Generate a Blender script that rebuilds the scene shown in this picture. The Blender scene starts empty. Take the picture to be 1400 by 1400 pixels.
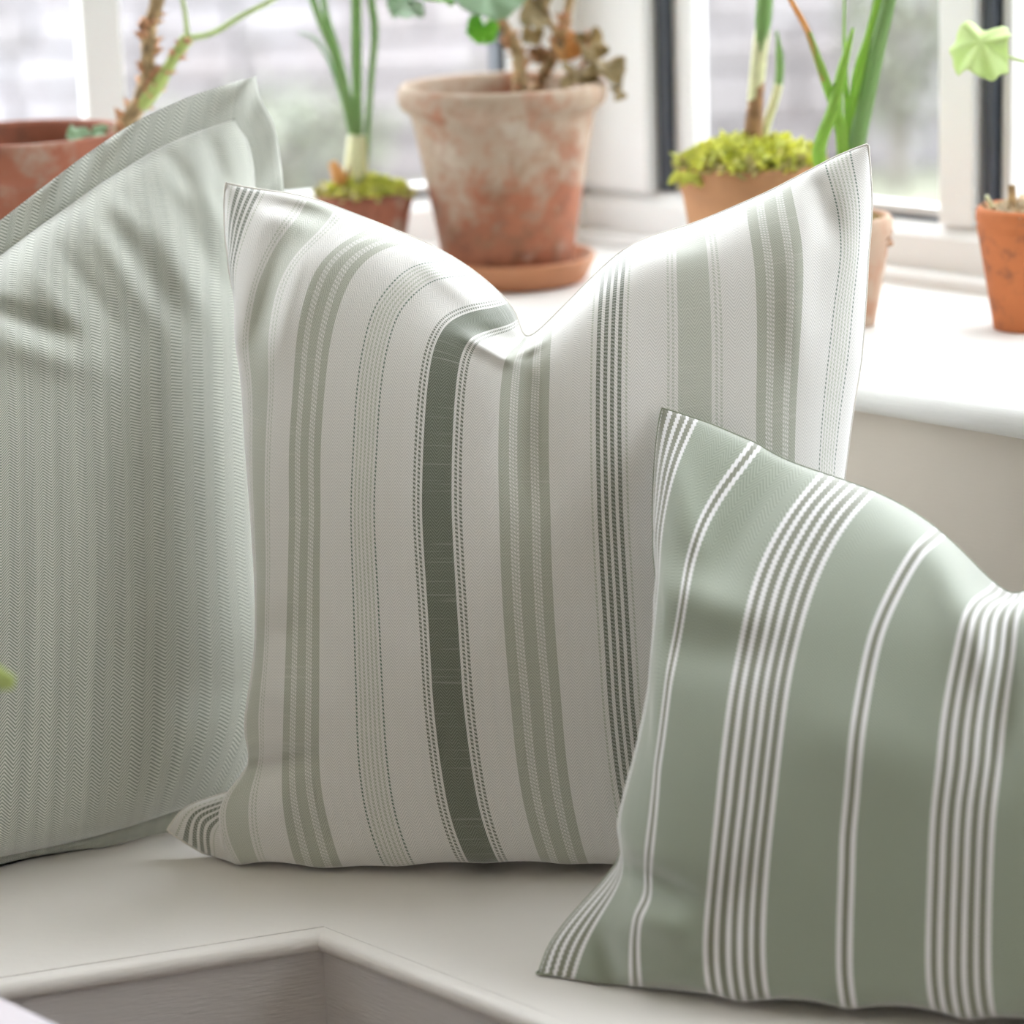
import bpy, bmesh, math, random
import numpy as np
from mathutils import Vector, Matrix

random.seed(7)
sc = bpy.context.scene
COL = sc.collection

# ------------------------------------------------------------------ camera
SEAT = 0.45                       # seat height above the floor
F, PITCH, ROLL, ZC = 4000.0, math.radians(14.5), math.radians(-2.0), SEAT + 0.70
fwd = np.array([0, math.cos(PITCH), -math.sin(PITCH)])
_r = np.array([1.0, 0, 0]); _u = np.cross(_r, fwd)
RGT = _r * math.cos(ROLL) + _u * math.sin(ROLL)
UPV = -_r * math.sin(ROLL) + _u * math.cos(ROLL)
EYE = np.array([0, 0, ZC])
cam = bpy.data.cameras.new('camera')
cam.sensor_fit = 'HORIZONTAL'; cam.sensor_width = 24.0; cam.lens = F / 1400 * 24.0
cam.clip_start = 0.05; cam.clip_end = 200
cam.dof.use_dof = True; cam.dof.focus_distance = 1.865; cam.dof.aperture_fstop = 2.7
co = bpy.data.objects.new('camera', cam); COL.objects.link(co)
m = Matrix.Identity(4)
for i in range(3):
    m[i][0], m[i][1], m[i][2], m[i][3] = RGT[i], UPV[i], -fwd[i], EYE[i]
co.matrix_world = m
sc.camera = co

# ------------------------------------------------------------------ world and exposure
sc.view_settings.view_transform = 'Standard'; sc.view_settings.look = 'None'
sc.view_settings.gamma = 1.0; sc.view_settings.use_curve_mapping = False
sc.view_settings.exposure = 2.76
w = bpy.data.worlds.new('overcast_sky'); sc.world = w; w.use_nodes = True
bg = w.node_tree.nodes['Background']
bg.inputs[0].default_value = (0.93, 0.96, 1.0, 1); bg.inputs[1].default_value = 1.15

sc.cycles.max_bounces = 12; sc.cycles.diffuse_bounces = 6; sc.cycles.transparent_max_bounces = 16

def ray(px, py):
    return fwd + RGT * ((px - 700) / F) + UPV * ((700 - py) / F)
def onz(px, py, z):
    d = ray(px, py); return EYE + d * ((z - EYE[2]) / d[2])
def aty(px, py, y):
    d = ray(px, py); return EYE + d * (y / d[1])

# ------------------------------------------------------------------ materials
def newmat(name):
    mt = bpy.data.materials.new(name); mt.use_nodes = True
    nt = mt.node_tree; b = nt.nodes['Principled BSDF']
    return mt, nt, b
def N(nt, typ, **kw):
    n = nt.nodes.new(typ)
    for k, v in kw.items(): setattr(n, k, v)
    return n
def math_(nt, op, a, b=None, c=None):
    n = N(nt, 'ShaderNodeMath', operation=op)
    for i, x in enumerate((a, b, c)):
        if x is None: continue
        if isinstance(x, (int, float)): n.inputs[i].default_value = x
        else: nt.links.new(x, n.inputs[i])
    return n.outputs[0]
def mixc(nt, fac, a, b, blend='MIX'):
    n = N(nt, 'ShaderNodeMix', data_type='RGBA', blend_type=blend)
    for i, x in ((0, fac), (6, a), (7, b)):
        if isinstance(x, (int, float)): n.inputs[i].default_value = x
        elif isinstance(x, tuple): n.inputs[i].default_value = (*x[:3], 1)
        else: nt.links.new(x, n.inputs[i])
    return n.outputs[2]
def noise(nt, scale, detail=4, rough=0.55, vec=None, dim=None):
    n = N(nt, 'ShaderNodeTexNoise'); n.inputs['Scale'].default_value = scale
    n.inputs['Detail'].default_value = detail; n.inputs['Roughness'].default_value = rough
    if vec is not None: nt.links.new(vec, n.inputs['Vector'])
    return n.outputs[0]
def maprange(nt, x, a, b, c=0.0, d=1.0):
    n = N(nt, 'ShaderNodeMapRange'); nt.links.new(x, n.inputs[0])
    for i, v in enumerate((a, b, c, d)): n.inputs[i + 1].default_value = v
    return n.outputs[0]
def bump(nt, b, h, strength, dist):
    n = N(nt, 'ShaderNodeBump'); n.inputs['Strength'].default_value = strength
    n.inputs['Distance'].default_value = dist; nt.links.new(h, n.inputs['Height'])
    nt.links.new(n.outputs[0], b.inputs['Normal'])
def objcoord(nt):
    return N(nt, 'ShaderNodeTexCoord').outputs['Object']

def paint(name, col, rough=0.45, var=0.06, brush=0.35):
    mt, nt, b = newmat(name)
    oc = objcoord(nt)
    f = noise(nt, 7, 5, 0.6, oc)
    f = maprange(nt, f, 0.3, 0.75)
    dk = tuple(c * (1 - var) for c in col)
    nt.links.new(mixc(nt, f, col, dk), b.inputs['Base Color'])
    b.inputs['Roughness'].default_value = rough
    mp = N(nt, 'ShaderNodeMapping'); nt.links.new(oc, mp.inputs[0]); mp.inputs['Scale'].default_value = (25, 25, 190)
    bump(nt, b, noise(nt, 3, 3, 0.5, mp.outputs[0]), brush, 0.0006)
    return mt
def plain(name, col, rough=0.6, sub=0.0, var=0.12, scale=30):
    mt, nt, b = newmat(name)
    f = maprange(nt, noise(nt, scale, 3, 0.6, objcoord(nt)), 0.3, 0.7)
    nt.links.new(mixc(nt, f, tuple(c * (1 - var) for c in col), tuple(min(1, c * (1 + var)) for c in col)), b.inputs['Base Color'])
    b.inputs['Roughness'].default_value = rough
    if sub: b.inputs['Subsurface Weight'].default_value = sub; b.inputs['Subsurface Radius'].default_value = (.004, .006, .002)
    return mt
def leafmat(name, c1, c2, trans=0.35, scale=25):
    mt, nt, b = newmat(name)
    f = maprange(nt, noise(nt, scale, 3, 0.6, objcoord(nt)), 0.3, 0.7)
    col = mixc(nt, f, c1, c2)
    nt.links.new(col, b.inputs['Base Color']); b.inputs['Roughness'].default_value = 0.5
    tr = N(nt, 'ShaderNodeBsdfTranslucent'); nt.links.new(col, tr.inputs[0])
    mx = N(nt, 'ShaderNodeMixShader'); mx.inputs[0].default_value = trans
    nt.links.new(b.outputs[0], mx.inputs[1]); nt.links.new(tr.outputs[0], mx.inputs[2])
    nt.links.new(mx.outputs[0], nt.nodes['Material Output'].inputs[0])
    return mt
def terracotta(name, base, lime, amount, scale=14, seed=0.0, dark=0.25, rise=None):
    """weathered clay: lime bloom, dark specks, orange clay"""
    mt, nt, b = newmat(name)
    oc = objcoord(nt)
    ad = N(nt, 'ShaderNodeVectorMath', operation='ADD'); nt.links.new(oc, ad.inputs[0]); ad.inputs[1].default_value = (seed, seed * 1.7, seed * .6)
    v = ad.outputs[0]
    n1 = noise(nt, scale, 7, 0.62, v); n2 = noise(nt, scale * 4, 6, 0.65, v); n3 = noise(nt, scale * 0.6, 3, 0.5, v)
    c = mixc(nt, maprange(nt, n3, .35, .7), base, tuple(x * .72 for x in base))
    c = mixc(nt, math_(nt, 'MULTIPLY', maprange(nt, n2, .5, .72), dark), c, (.12, .06, .04))
    if rise:
        sp = N(nt, 'ShaderNodeSeparateXYZ'); nt.links.new(oc, sp.inputs[0])
        n1 = math_(nt, 'ADD', n1, maprange(nt, sp.outputs[2], rise[0], rise[1], -.22, .05))
        c = mixc(nt, maprange(nt, noise(nt, scale * 1.6, 5, .6, v), .52, .66, 0, .75), c, (.22, .12, .07))
    k = maprange(nt, n1, .64 - .32 * amount, .70 - .22 * amount)
    k = math_(nt, 'MULTIPLY', k, maprange(nt, n2, .25, .55, .55, 1.0))
    c = mixc(nt, math_(nt, 'MULTIPLY', k, 0.9 if amount > .3 else .55), c, lime)
    if rise:
        n4 = noise(nt, scale * 2.3, 6, .7, v)
        c = mixc(nt, maprange(nt, n4, .56, .66, 0, .55), c, (.30, .17, .10))
        c = mixc(nt, maprange(nt, noise(nt, scale * 1.3, 5, .65, v), .57, .70, 0, .6), c, (.56, .50, .43))
    nt.links.new(c, b.inputs['Base Color']); b.inputs['Roughness'].default_value = 0.85
    bump(nt, b, n2, 0.35, 0.002)
    return mt

M = {}
M['white_paint'] = paint('white_gloss_paint', (.80, .80, .785), .35)
M['seat_paint'] = paint('seat_eggshell_paint', (.75, .715, .685), .42, .05, .5)
M['panel_shaded'] = paint('front_panel_paint_shaded', (.62, .59, .58), .5, .06, .6)  # white bench paint, greyed: the shade on the front panels is in the colour
M['wall_paint'] = paint('beige_wall_paint', (.66, .60, .53), .6)
M['table_paint'] = paint('lilac_white_paint', (.56, .52, .56), .45)
M['frame'] = paint('window_frame_white', (.78, .785, .78), .35, .04)
M['gasket'] = plain('black_rubber', (.05, .06, .08), .5)
M['plaster'] = paint('plaster_white', (.80, .76, .70), .7)
M['floor'] = plain('floor_wood', (.17, .13, .10), .5)
M['soil'] = plain('soil', (.055, .04, .03), .95, 0, .5, 200)
M['clay_lime'] = terracotta('terracotta_limed', (.38, .145, .08), (.44, .35, .27), .76, 19, 3.1, .7, (.02, .12))
M['clay_red'] = terracotta('terracotta_red', (.31, .105, .06), (.46, .35, .28), .24, 14, 1.0, .8)
M['clay_tan'] = terracotta('terracotta_tan', (.55, .28, .14), (.6, .45, .33), .35, 12, 5.0, .15)
M['clay_pale'] = terracotta('terracotta_pale', (.50, .26, .16), (.55, .42, .32), .6, 18, 8.0, .5)
M['clay_orange'] = terracotta('terracotta_orange', (.58, .18, .06), (.60, .40, .28), .2, 16, 11.0, .75)
M['clay_saucer'] = terracotta('terracotta_saucer', (.56, .25, .13), (.55, .42, .32), .25, 12, 14.0, .2)
M['stem_wood'] = plain('woody_stem', (.36, .25, .13), .8, 0, .55, 120)
M['stem_knob'] = plain('stem_scar', (.50, .27, .15), .8, 0, .4, 150)
M['stem_green'] = plain('green_stem', (.42, .52, .16), .6, 0, .2, 60)
M['petiole'] = leafmat('pale_petiole', (.58, .68, .34), (.50, .62, .26), .25)
M['leaf_grey'] = leafmat('sage_leaf', (.24, .40, .21), (.40, .52, .38), .35)
M['leaf_bright'] = leafmat('bright_leaf', (.26, .58, .05), (.14, .42, .04), .4)
M['leaf_pale'] = leafmat('pale_young_leaf', (.70, .80, .42), (.60, .74, .32), .45)
M['leaf_dry'] = leafmat('dry_leaf', (.40, .28, .12), (.28, .23, .12), .3)
M['leaf_orange'] = leafmat('withered_orange_leaf', (.74, .46, .20), (.66, .36, .12), .4)
M['blade'] = leafmat('narcissus_blade', (.22, .38, .12), (.29, .45, .18), .35, 14)
M['blade_fresh'] = leafmat('fresh_blade', (.38, .60, .10), (.30, .52, .08), .4, 14)
M['bulb_sheath'] = plain('pale_sheath', (.68, .68, .42), .55, 0, .15, 50)
M['bulb_brown'] = plain('brown_sheath', (.30, .16, .08), .7, 0, .4, 90)
M['moss'] = leafmat('moss', (.86, .84, .26), (.62, .66, .16), .5, 60)
M['moss_dry'] = leafmat('dry_moss', (.60, .50, .22), (.44, .42, .17), .45, 60)
M['grit'] = plain('pale_grit', (.58, .48, .34), .9, 0, .3, 120)
M['stone'] = terracotta('garden_stone', (.29, .265, .275), (.34, .325, .35), .5, 2.2, 2.0, .25)
M['mortar'] = plain('mortar', (.29, .27, .285), .95, 0, .1, 20)
M['grass'] = plain('lawn', (.23, .235, .18), .95, 0, .35, 3)
M['bark'] = plain('shrub_bark', (.24, .22, .20), .9)
M['shrub'] = leafmat('shrub_leaf', (.24, .26, .20), (.33, .34, .29), .25, 6)

gm, nt, b = newmat('window_glass')
tr = N(nt, 'ShaderNodeBsdfTransparent'); tr.inputs[0].default_value = (.97, .98, .98, 1)
gl = N(nt, 'ShaderNodeBsdfGlossy'); gl.inputs['Roughness'].default_value = 0.02
fr = N(nt, 'ShaderNodeFresnel'); fr.inputs[0].default_value = 1.45
mx = N(nt, 'ShaderNodeMixShader')
bf = N(nt, 'ShaderNodeNewGeometry').outputs['Backfacing']
nt.links.new(math_(nt, 'MULTIPLY', fr.outputs[0], math_(nt, 'SUBTRACT', 1.0, bf)), mx.inputs[0]); nt.links.new(tr.outputs[0], mx.inputs[1]); nt.links.new(gl.outputs[0], mx.inputs[2])
nt.links.new(mx.outputs[0], nt.nodes['Material Output'].inputs[0])
M['glass'] = gm

# ---- woven fabrics (UV in metres)
def uv_uv(nt):
    s = N(nt, 'ShaderNodeSeparateXYZ'); nt.links.new(N(nt, 'ShaderNodeUVMap').outputs[0], s.inputs[0])
    return s.outputs[0], s.outputs[1]
def herring(nt, u, v, half, pitch, slope=1.0):
    """zig-zag twill, 0..1"""
    t = math_(nt, 'PINGPONG', u, half)
    a = math_(nt, 'MULTIPLY_ADD', t, slope, v)
    s = math_(nt, 'SINE', math_(nt, 'MULTIPLY', a, 2 * math.pi / pitch))
    return math_(nt, 'MULTIPLY_ADD', s, .5, .5)
def fuzz(nt, b):
    b.inputs['Roughness'].default_value = 0.72
    b.inputs['Sheen Weight'].default_value = 1.0; b.inputs['Sheen Roughness'].default_value = 0.5
    b.inputs['Specular IOR Level'].default_value = 0.45

def fabric_herringbone():
    mt, nt, b = newmat('sage_herringbone_cloth'); u, v = uv_uv(nt)
    h = herring(nt, u, v, .0063, .0023, 1.0)
    h2 = maprange(nt, h, .28, .72)
    cv = N(nt, 'ShaderNodeCombineXYZ'); nt.links.new(math_(nt, 'MULTIPLY', u, 160), cv.inputs[0]); nt.links.new(math_(nt, 'MULTIPLY', v, 3), cv.inputs[1])
    yarn = maprange(nt, noise(nt, 1, 2, .5, cv.outputs[0]), .3, .7, .88, 1.08)
    c = mixc(nt, h2, (.225, .255, .205), (.64, .645, .585))
    sc_ = N(nt, 'ShaderNodeVectorMath', operation='SCALE'); nt.links.new(c, sc_.inputs[0]); nt.links.new(yarn, sc_.inputs[3])
    nt.links.new(sc_.outputs[0], b.inputs['Base Color']); fuzz(nt, b)
    bump(nt, b, h, .25, .0004)
    return mt

def ramp(nt, x, stops):
    """constant ramp: stops = [(pos, (r,g,b), alpha)]"""
    n = N(nt, 'ShaderNodeValToRGB'); cr = n.color_ramp; cr.interpolation = 'CONSTANT'
    nt.links.new(x, n.inputs[0])
    stops = sorted(stops, key=lambda s: s[0])
    for i, (p, c, a) in enumerate(stops):
        e = cr.elements[i] if i < len(cr.elements) else cr.elements.new(p)
        e.position = p; e.color = (*c, a)
    while len(cr.elements) > len(stops): cr.elements.remove(cr.elements[-1])
    return n.outputs[0], n.outputs[1]

WHITE = (.75, .735, .71); SAGE = (.43, .445, .37); LIGHT = (.52, .54, .47); DARK = (.125, .145, .10); DGRN = (.09, .155, .105); FAINT = (.47, .50, .41)
def band_stops(kind, step):
    """bands of one stripe group, offsets in metres from its centre -> ramp stops over one step"""
    L = []
    if kind == 'F':
        L = [(o - .00125, o + .00125, DARK, .75) for o in (-.0069, -.0023, .0023, .0069)] + [(o - .0007, o + .0007, FAINT, .5) for o in (-.0114, .0114)]
    elif kind == 'L':
        L = [(-.0103, .0103, LIGHT, 1)] + [(o - .0008, o + .0008, LIGHT, .5) for o in (-.0164, -.0134, .0134, .0164)]
    elif kind == 'D':
        L = [(-.0097, .0097, DARK, 1)] + [(o - .0009, o + .0009, DARK, .5) for o in (-.0152, -.0122, .0122, .0152)]
    elif kind == 'M':
        L = [(-.0158, -.0098, SAGE, 1), (-.0036, .0036, SAGE, 1), (.0098, .0158, SAGE, 1)]
        L = [(-.0158, -.0092, SAGE, 1), (-.0042, .0042, SAGE, 1), (.0092, .0158, SAGE, 1)]
        for sg in (-1, 1):
            for a_, b_ in ((.0042, .0054), (.0060, .0073), (.0079, .0092)): L.append((min(sg * a_, sg * b_), max(sg * a_, sg * b_), WHITE, .3))
            for a_, b_ in ((.0054, .0060), (.0073, .0079)): L.append((min(sg * a_, sg * b_), max(sg * a_, sg * b_), LIGHT, 1))
    elif kind == 'T':
        L = [(o - .0007, o + .0007, DGRN, .5) for o in (-.0097, .0097)] + [(o - .0008, o + .0008, FAINT, .6) for o in (-.0064, -.0032, 0, .0032, .0064)]
    L.sort(); st = [(0.0, WHITE, 1)]
    for a, b_, c, al in L:
        if len(st) > 1 and abs(st[-1][0] - (.5 + a / step)) < 1e-5: st.pop()
        st.append((.5 + a / step, c, al)); st.append((.5 + b_ / step, WHITE, 1))
    return st

def fabric_stripe():
    mt, nt, b = newmat('cream_and_sage_stripe_cloth'); u, v = uv_uv(nt)
    step = .0545
    t = math_(nt, 'DIVIDE', math_(nt, 'ADD', u, -.016 + step / 2), step)      # group index + fraction
    idx = math_(nt, 'FLOOR', math_(nt, 'MODULO', math_(nt, 'ADD', t, 6.0), 6.0))
    fr_ = math_(nt, 'FRACT', math_(nt, 'ADD', t, 6.0))
    col = al = None
    for k, kind in enumerate('FLMTDM'):
        c, a = ramp(nt, fr_, band_stops(kind, step))
        if col is None: col, al = c, a
        else:
            s = math_(nt, 'COMPARE', idx, float(k), .2)
            col = mixc(nt, s, col, c)
            al = math_(nt, 'ADD', math_(nt, 'MULTIPLY', al, math_(nt, 'SUBTRACT', 1.0, s)), math_(nt, 'MULTIPLY', a, s))
    h = herring(nt, u, v, .0041, .0024, 1.45)
    dash = math_(nt, 'SINE', math_(nt, 'MULTIPLY', math_(nt, 'MULTIPLY_ADD', u, .5, v), 2 * math.pi / .0030))
    dash = maprange(nt, dash, -.3, .3)
    inv = math_(nt, 'SUBTRACT', 1.0, dash)
    isd = math_(nt, 'MULTIPLY', math_(nt, 'GREATER_THAN', al, .4), maprange(nt, al, .5, .95, .8, 0))
    ism = math_(nt, 'LESS_THAN', al, .4)
    col = mixc(nt, math_(nt, 'MULTIPLY', isd, inv), col, WHITE)
    col = mixc(nt, math_(nt, 'MULTIPLY', ism, math_(nt, 'MULTIPLY', inv, .75)), col, SAGE)
    # twill lines
    tw = maprange(nt, h, .15, .85, .80, 1.07)
    sc_ = N(nt, 'ShaderNodeVectorMath', operation='SCALE'); nt.links.new(col, sc_.inputs[0]); nt.links.new(tw, sc_.inputs[3])
    tl = math_(nt, 'MULTIPLY', maprange(nt, h, .45, .95), .16)
    twl = mixc(nt, tl, sc_.outputs[0], WHITE)
    # pale horizontal slubs
    cv = N(nt, 'ShaderNodeCombineXYZ'); nt.links.new(math_(nt, 'MULTIPLY', u, 14), cv.inputs[0]); nt.links.new(math_(nt, 'MULTIPLY', v, 520), cv.inputs[1])
    sl = maprange(nt, noise(nt, 1, 1, .3, cv.outputs[0]), .62, .85, 0, .30)
    fin = mixc(nt, sl, twl, (.76, .74, .70))
    nt.links.new(fin, b.inputs['Base Color']); fuzz(nt, b)
    bump(nt, b, math_(nt, 'ADD', h, sl), .22, .0004)
    return mt

def fabric_green():
    mt, nt, b = newmat('sage_cloth_white_lines'); u, v = uv_uv(nt)
    step, s, wd = .128, .0067, .0029
    t = math_(nt, 'FRACT', math_(nt, 'ADD', math_(nt, 'DIVIDE', math_(nt, 'ADD', u, -.0094), step), 1.25))   # six lines at .25, pair at .75
    base = (.265, .30, .232); wh = (.74, .73, .745); edge = (.19, .195, .14)
    L = [(.25 * step + (i - 2.5) * s) for i in range(6)] + [(.75 * step - s / 2), (.75 * step + s / 2)]
    st = [(0.0, base, 1), ((.25 * step - 2.5 * s) / step, edge, 1), ((.25 * step + 2.5 * s) / step, base, 1), ((.75 * step - s / 2) / step, edge, 1), ((.75 * step + s / 2) / step, base, 1)]
    c, _ = ramp(nt, t, st)
    wob = math_(nt, 'MULTIPLY', math_(nt, 'SINE', math_(nt, 'MULTIPLY', math_(nt, 'ADD', u, v), 2 * math.pi / .0026)), .0035)
    st2 = [(0.0, (0, 0, 0), 1)]
    for x in L: st2 += [((x - wd / 2) / step, (1, 1, 1), 1), ((x + wd / 2) / step, (0, 0, 0), 1)]
    k, _ = ramp(nt, math_(nt, 'ADD', t, wob), st2)
    h = herring(nt, u, v, .0058, .0021, 1.0)
    tw = maprange(nt, h, .15, .85, .80, 1.14)
    sc_ = N(nt, 'ShaderNodeVectorMath', operation='SCALE'); nt.links.new(c, sc_.inputs[0]); nt.links.new(tw, sc_.inputs[3])
    nt.links.new(mixc(nt, k, sc_.outputs[0], wh), b.inputs['Base Color']); fuzz(nt, b)
    bump(nt, b, h, .15, .0004)
    return mt
M['cloth_herring'] = fabric_herringbone(); M['cloth_stripe'] = fabric_stripe(); M['cloth_green'] = fabric_green()
M['green_thread'] = plain('green_seam', (.27, .30, .225), .9)
M['cream_thread'] = plain('cream_seam', (.72, .69, .64), .9)

# ------------------------------------------------------------------ object helpers
def tag(o, label=None, cat=None, group=None, kind=None):
    for k, v in (('label', label), ('category', cat), ('group', group), ('kind', kind)):
        if v: o[k] = v
    return o
def empty(name, loc=(0, 0, 0), **kw):
    o = bpy.data.objects.new(name, None); COL.objects.link(o); o.location = loc; o.empty_display_size = .05
    return tag(o, **kw)
def wloc(o):
    p = Vector((0, 0, 0))
    while o is not None: p += o.location; o = o.parent
    return p
def obj(name, verts, faces, mat, parent=None, smooth=False, uv=None, **kw):
    verts = np.asarray(verts, float)
    org = np.array(wloc(parent)) if parent else np.zeros(3)
    me = bpy.data.meshes.new(name)
    me.from_pydata([tuple(v) for v in (verts - org)], [], [tuple(int(i) for i in f) for f in faces])
    if uv is not None:
        l = me.uv_layers.new(name='UVMap'); vi = np.zeros(len(me.loops), int); me.loops.foreach_get('vertex_index', vi)
        l.data.foreach_set('uv', np.asarray(uv, float)[vi].ravel())
    me.materials.append(mat)
    if smooth: me.polygons.foreach_set('use_smooth', [True] * len(me.polygons))
    me.update()
    o = bpy.data.objects.new(name, me); COL.objects.link(o)
    if parent: o.parent = parent
    return tag(o, **kw)
def bevel(o, width, seg=2, smooth=False):
    bm = bmesh.new(); bm.from_mesh(o.data)
    bmesh.ops.recalc_face_normals(bm, faces=bm.faces)
    bmesh.ops.bevel(bm, geom=list(bm.edges), offset=width, segments=seg, profile=.5, affect='EDGES')
    bm.to_mesh(o.data); bm.free()
    return o
def prism(name, poly, z0, z1, mat, parent=None, bev=0, **kw):
    n = len(poly)
    v = [(x, y, z0) for x, y in poly] + [(x, y, z1) for x, y in poly]
    f = [list(range(n))[::-1], list(range(n, 2 * n))] + [[i, (i + 1) % n, n + (i + 1) % n, n + i] for i in range(n)]
    o = obj(name, v, f, mat, parent, **kw)
    bm = bmesh.new(); bm.from_mesh(o.data); bmesh.ops.recalc_face_normals(bm, faces=bm.faces); bm.to_mesh(o.data); bm.free()
    return bevel(o, bev) if bev else o
def lathe(name, profile, center, mat, parent, seg=56, wob=0.0, **kw):
    v = []; f = []; n = len(profile); ph = random.random() * 6
    for i in range(seg):
        a = 2 * math.pi * i / seg; k = 1 + wob * math.sin(2 * a + ph)
        for r, z in profile: v.append((center[0] + r * k * math.cos(a), center[1] + r * k * math.sin(a), center[2] + z))
    for i in range(seg):
        j = (i + 1) % seg
        for q in range(n - 1): f.append((i * n + q, j * n + q, j * n + q + 1, i * n + q + 1))
    return obj(name, v, f, mat, parent, smooth=True, **kw)
def tube(name, pts, radii, mat, parent, seg=10, sub=6, caps=True, jitter=0, **kw):
    P = spline(pts, sub); R = np.interp(np.linspace(0, 1, len(P)), np.linspace(0, 1, len(radii)), radii)
    if jitter: R = R * (1 + jitter * np.array([random.uniform(-1, 1) for _ in R]))
    v = []; f = []
    ref = np.array([.3, 1, .2])
    for i, p in enumerate(P):
        t = P[min(i + 1, len(P) - 1)] - P[max(i - 1, 0)]; t /= np.linalg.norm(t) + 1e-12
        a = np.cross(t, ref); a /= np.linalg.norm(a); b_ = np.cross(t, a)
        for k in range(seg):
            an = 2 * math.pi * k / seg; v.append(p + R[i] * (a * math.cos(an) + b_ * math.sin(an)))
    for i in range(len(P) - 1):
        for k in range(seg):
            k2 = (k + 1) % seg; f.append((i * seg + k, i * seg + k2, (i + 1) * seg + k2, (i + 1) * seg + k))
    if caps: f.append(tuple(range(seg))[::-1]); f.append(tuple(range((len(P) - 1) * seg, len(P) * seg)))
    return obj(name, v, f, mat, parent, smooth=True, **kw)
def spline(pts, sub=6):
    P = np.asarray(pts, float)
    if len(P) < 3: return np.array([P[0] + (P[-1] - P[0]) * t for t in np.linspace(0, 1, sub + 1)])
    Q = np.vstack([2 * P[0] - P[1], P, 2 * P[-1] - P[-2]]); out = []
    for i in range(1, len(Q) - 2):
        for k in range(sub):
            t = k / sub; a, b_, c, d = Q[i - 1:i + 3]
            out.append(.5 * ((2 * b_) + (-a + c) * t + (2 * a - 5 * b_ + 4 * c - d) * t * t + (-a + 3 * b_ - 3 * c + d) * t ** 3))
    out.append(P[-1]); return np.array(out)
def blade(name, pts, widths, mat, parent, fold=.25, twist=0.0, thick=.0012, **kw):
    """strap leaf: keeled cross-section with thickness"""
    P = spline(pts, 8); n = len(P); W = np.interp(np.linspace(0, 1, n), np.linspace(0, 1, len(widths)), widths)
    v = []; f = []
    for i, p in enumerate(P):
        t = P[min(i + 1, n - 1)] - P[max(i - 1, 0)]; t /= np.linalg.norm(t)
        side = np.cross(t, np.array([0, 1, 0])); side /= np.linalg.norm(side); nr = np.cross(side, t)
        an = twist * i / n; s2 = side * math.cos(an) + nr * math.sin(an); n2 = -side * math.sin(an) + nr * math.cos(an)
        for q in (-1, -.5, 0, .5, 1): v.append(p + s2 * q * W[i] / 2 + n2 * (abs(q) * fold * W[i] - thick / 2))
        for q in (1, .5, 0, -.5, -1): v.append(p + s2 * q * W[i] / 2 + n2 * (abs(q) * fold * W[i] + thick / 2))
    for i in range(n - 1):
        for k in range(10):
            k2 = (k + 1) % 10; f.append((i * 10 + k, i * 10 + k2, (i + 1) * 10 + k2, (i + 1) * 10 + k))
    f.append(tuple(range(10))[::-1]); f.append(tuple(range((n - 1) * 10, n * 10)))
    return obj(name, v, f, mat, parent, smooth=True, **kw)
def roundleaf(name, c, R, nrm, stemdir, mat, parent, lobes=7, cup=.25, wave=.12, scal=.07, spread=1.0, seed=0, thick=.0008, sin=.75, **kw):
    """scalloped geranium leaf with a sinus where the petiole joins"""
    rnd = random.Random(seed); nrm = np.array(nrm, float); nrm /= np.linalg.norm(nrm)
    sd = np.array(stemdir, float); sd -= nrm * (sd @ nrm); sd /= np.linalg.norm(sd); sx = np.cross(nrm, sd)
    S, K = 72, 9; top = []; 
    ph = rnd.random() * 6
    for k in range(K + 1):
        q = k / K
        for i in range(S):
            th = 2 * math.pi * i / S                       # th = 0 towards petiole
            sinus = 1 - sin * math.exp(-(min(th, 2 * math.pi - th) / .32) ** 2)
            r = R * q * sinus * (1 + scal * abs(math.cos(lobes * th / 2)) + scal * .4 * math.cos(lobes * 2 * th) * q)
            h = R * (cup * q * q + wave * q * q * math.sin(3 * th + ph) + .5 * wave * q ** 2 * math.sin(lobes * th) + .02 * math.cos(lobes * th) * q)
            top.append(np.array(c) + sd * r * math.cos(th) * spread + sx * r * math.sin(th) + nrm * h)
    n = len(top); v = top + [p - nrm * thick for p in top]; f = []
    for k in range(K):
        for i in range(S):
            j = (i + 1) % S; a = k * S + i; b_ = k * S + j; c2 = (k + 1) * S + j; d = (k + 1) * S + i
            f.append((a, d, c2, b_)); f.append((n + a, n + b_, n + c2, n + d))
    for i in range(S):
        j = (i + 1) % S; a = K * S + i; b_ = K * S + j; f.append((a, n + a, n + b_, b_))
    return obj(name, v, f, mat, parent, smooth=True, **kw)

# ------------------------------------------------------------------ bay geometry
def unit(deg): return np.array([math.cos(math.radians(deg)), math.sin(math.radians(deg))])
DR, DL = unit(-46), unit(-162)                   # along the right-hand / left-hand wall, away from the corner
NR, NL = np.array([-DR[1], DR[0]]), np.array([DL[1], -DL[0]])   # outwards
def meet(a, b_): return np.linalg.solve(np.array([NR, NL]), [a, b_])
BR, BL = 1.845, 2.43                             # inner face of the window frames
def bx(side, s0, s1, o0, o1, z0, z1):
    """box corners in a wall's frame: s along from the corner, o inwards from the frame face"""
    d, n, b0 = (DR, NR, BR) if side == 'R' else (DL, NL, BL)
    K = meet(BR, BL)
    return [K + d * s - n * o for s, o in ((s0, o0), (s1, o0), (s1, o1), (s0, o1))], SEAT + z0, SEAT + z1
def wbox(name, side, s0, s1, o0, o1, z0, z1, mat, parent=None, bev=.002, **kw):
    p, a, b_ = bx(side, s0, s1, o0, o1, z0, z1)
    return prism(name, p, a, b_, mat, parent, bev, **kw)
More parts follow.
